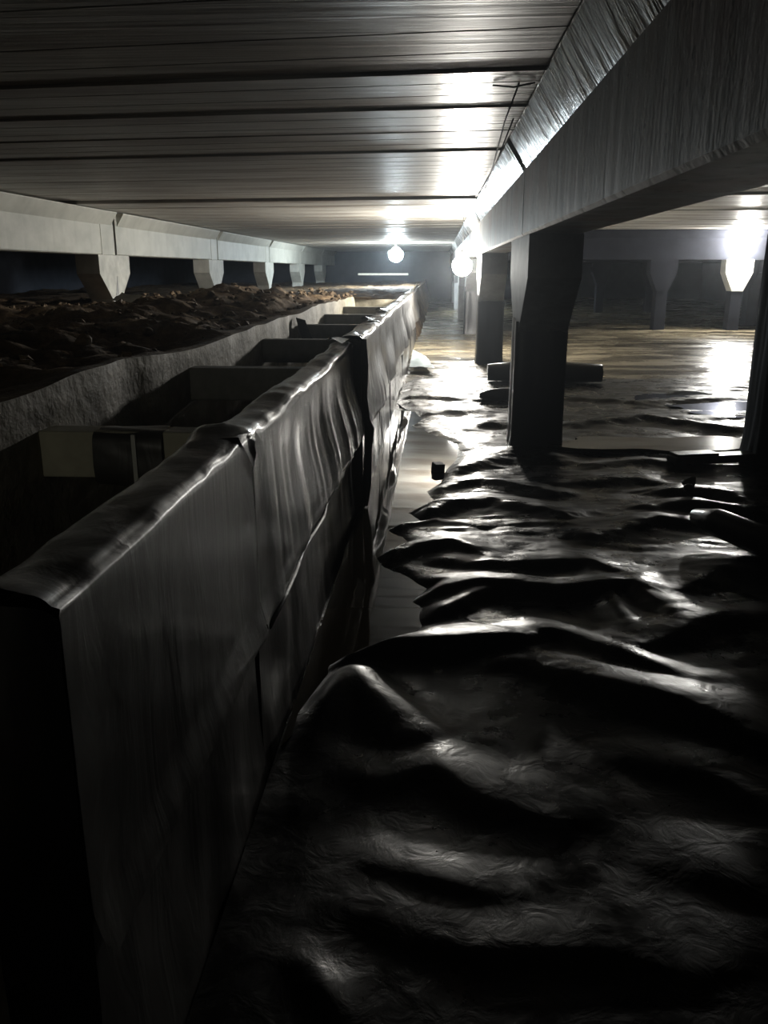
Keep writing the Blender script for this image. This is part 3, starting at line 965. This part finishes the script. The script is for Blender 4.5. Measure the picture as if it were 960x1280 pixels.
protos = [rock('earth_clod', (0, 0, 0), 0.10, M['clod'], s, 0.75) for s in (11, 12, 13, 14)]
n = 0
for k in range(60):
    y = R.uniform(3.5, 14); x = R.uniform(-5.0, -1.45)
    if abs(x + 4.25) < 0.35:
        continue
    o = protos[n] if n < 4 else protos[n % 4].copy()
    if n >= 4:
        COL.objects.link(o)
    s = R.uniform(0.28, 0.62)
    o.scale = (s, s * R.uniform(0.7, 1.2), s)
    o.rotation_euler = (R.uniform(-0.4, 0.4), R.uniform(-0.4, 0.4), R.uniform(0, 6))
    n += 1
    o.location = (x, y, bank_z(x, y) + 0.02 * s)
    tag(o, 'brown earth clod lying on the dark bank left of the trench', 'clod', 'earth clods on the bank')
for i, (x, y, s, lb) in enumerate([
        (-2.6, 7.1, 0.09, 'pale paper scrap on the earth below the chipped column head'),
        (-3.6, 8.9, 0.07, 'small pale scrap on the earth left of the chipped column head'),
        (-1.75, 8.2, 0.06, 'pale scrap on the rubble at the trench edge'),
        (-2.3, 10.2, 0.06, 'pale fragment on the brown rubble right of the chipped column head')]):
    Ug, Vg = np.meshgrid(np.linspace(-1, 1, 7), np.linspace(-1, 1, 7), indexing='ij')
    o = grid_mesh('paper_scrap', np.stack([Ug * s + 0.3 * s * Vg, Vg * s * 0.7, 0.5 * s * fbm(Ug * 1.3, Vg * 1.3, 90 + i, 3)], -1), M['scrap'], flip=True)
    o.location = (x, y, bank_z(x, y) + 0.05); o.rotation_euler = (0.5, 0.2, i)
    tag(o, lb, 'scrap')
# crumbs of rubble nobody could count, one joined mesh of small angular stones
rr = random.Random(23)
tv, tf = [], []
TET = [(1, 0, -0.5), (-0.4, 0.9, -0.5), (-0.5, -0.8, -0.5), (0.5, 0.5, 0.5), (-0.7, 0.1, 0.45), (0.3, -0.6, 0.5)]
TFA = [(0, 2, 1), (3, 4, 5), (0, 1, 3), (1, 4, 3), (1, 2, 4), (2, 5, 4), (2, 0, 5), (0, 3, 5)]
for _ in range(1500):
    y = 2.5 + 11.5 * rr.random() ** 0.9; x = -1.25 - 3.6 * rr.random()
    z = bank_z(x, y)
    s = rr.choice((0.012, 0.018, 0.025, 0.035)) * (0.7 + 0.06 * y); a = rr.uniform(0, 6.28)
    b0 = len(tv)
    for p in TET:
        q = [c * s * rr.uniform(0.6, 1.3) for c in p]
        tv.append((x + q[0] * math.cos(a) - q[1] * math.sin(a), y + q[0] * math.sin(a) + q[1] * math.cos(a), z + 0.3 * s + q[2] * 0.8))
    tf += [tuple(b0 + i for i in f) for f in TFA]
me = bpy.data.meshes.new('rubble'); me.from_pydata(tv, [], tf); me.update()
o = link('rubble', me, M['clod'])
tag(o, 'small brown rubble scattered over the dark bank left of the trench', 'rubble'); o['kind'] = 'stuff'

# added pale bar standing in for a bright lit streak near the far wall
o = box('board', (-2.4, 26.0, 0.93), (-0.9, 26.25, 0.99), M['scrap'], None, 0.01); tag(o, 'pale bar added for the bright lit streak below the far lamp', 'board')

# ------------------------------------------------------------------ hanging cables by the right beam
def cable(pts, label, r=0.004):
    o = tube('cable', pts, r, M['cable'], None, 6)
    tag(o, label, 'cable')


cable([(0.30, 3.62, 1.768), (0.29, 4.2, 1.72), (0.30, 5.0, 1.66), (0.31, 6.2, 1.60), (0.33, 7.6, 1.62), (0.36, 9.2, 1.765)],
      'thin dark cable sagging under the ceiling beside the glossy ledge')
cable([(0.20, 3.64, 1.766), (0.28, 3.62, 1.755), (0.36, 3.60, 1.766)], 'short wire tie hooked to the ceiling where the sagging cable begins')
cable([(0.345, 4.4, 1.765), (0.34, 5.6, 1.70), (0.345, 7.2, 1.68), (0.35, 8.8, 1.765)], 'second thin cable running close along the ledge')

# ------------------------------------------------------------------ lamps
def lamp(label, loc, r, strength, col, cord):
    t = thing('hanging_lamp', label, 'lamp', loc)
    bm = bmesh.new(); bmesh.ops.create_uvsphere(bm, u_segments=24, v_segments=14, radius=r)
    for v in bm.verts:
        if v.co.z > 0.5 * r:
            v.co.x *= 0.8; v.co.y *= 0.8
    e = mat_emit('lamp_glass', col, strength)
    from_bm('bulb', bm, e, t, smooth=True)
    tube('socket', [(0, 0, r * 0.92), (0, 0, r * 0.92 + 0.05), (0, 0, r * 0.92 + 0.08)], [0.03, 0.028, 0.012], M['socket'], t, 12)
    if cord > r + 0.1:
        tube('cord', [(0, 0, r * 0.92 + 0.07), (0.004, 0, (cord + r) / 2), (0, 0, cord)], 0.005, M['cable'], t, 6)
    return t


lamp('near glaring hanging lamp beside the right row of columns', (0.31, 11.5, 1.13), 0.13, LAMP_NEAR * 0.65, (1.0, 0.96, 0.88), CEIL - 1.13)
lamp('far bluish glaring lamp beyond the end of the trench', (-1.12, 23.0, 1.47), 0.19, LAMP_FAR * 0.45, (0.80, 0.93, 1.0), CEIL - 1.47)
lamp('glaring lamp in front of the white column of the right bay', (5.38, 15.84, 1.60), 0.15, LAMP_RIGHT * 0.7, (1.0, 0.98, 0.92), CEIL - 1.61)
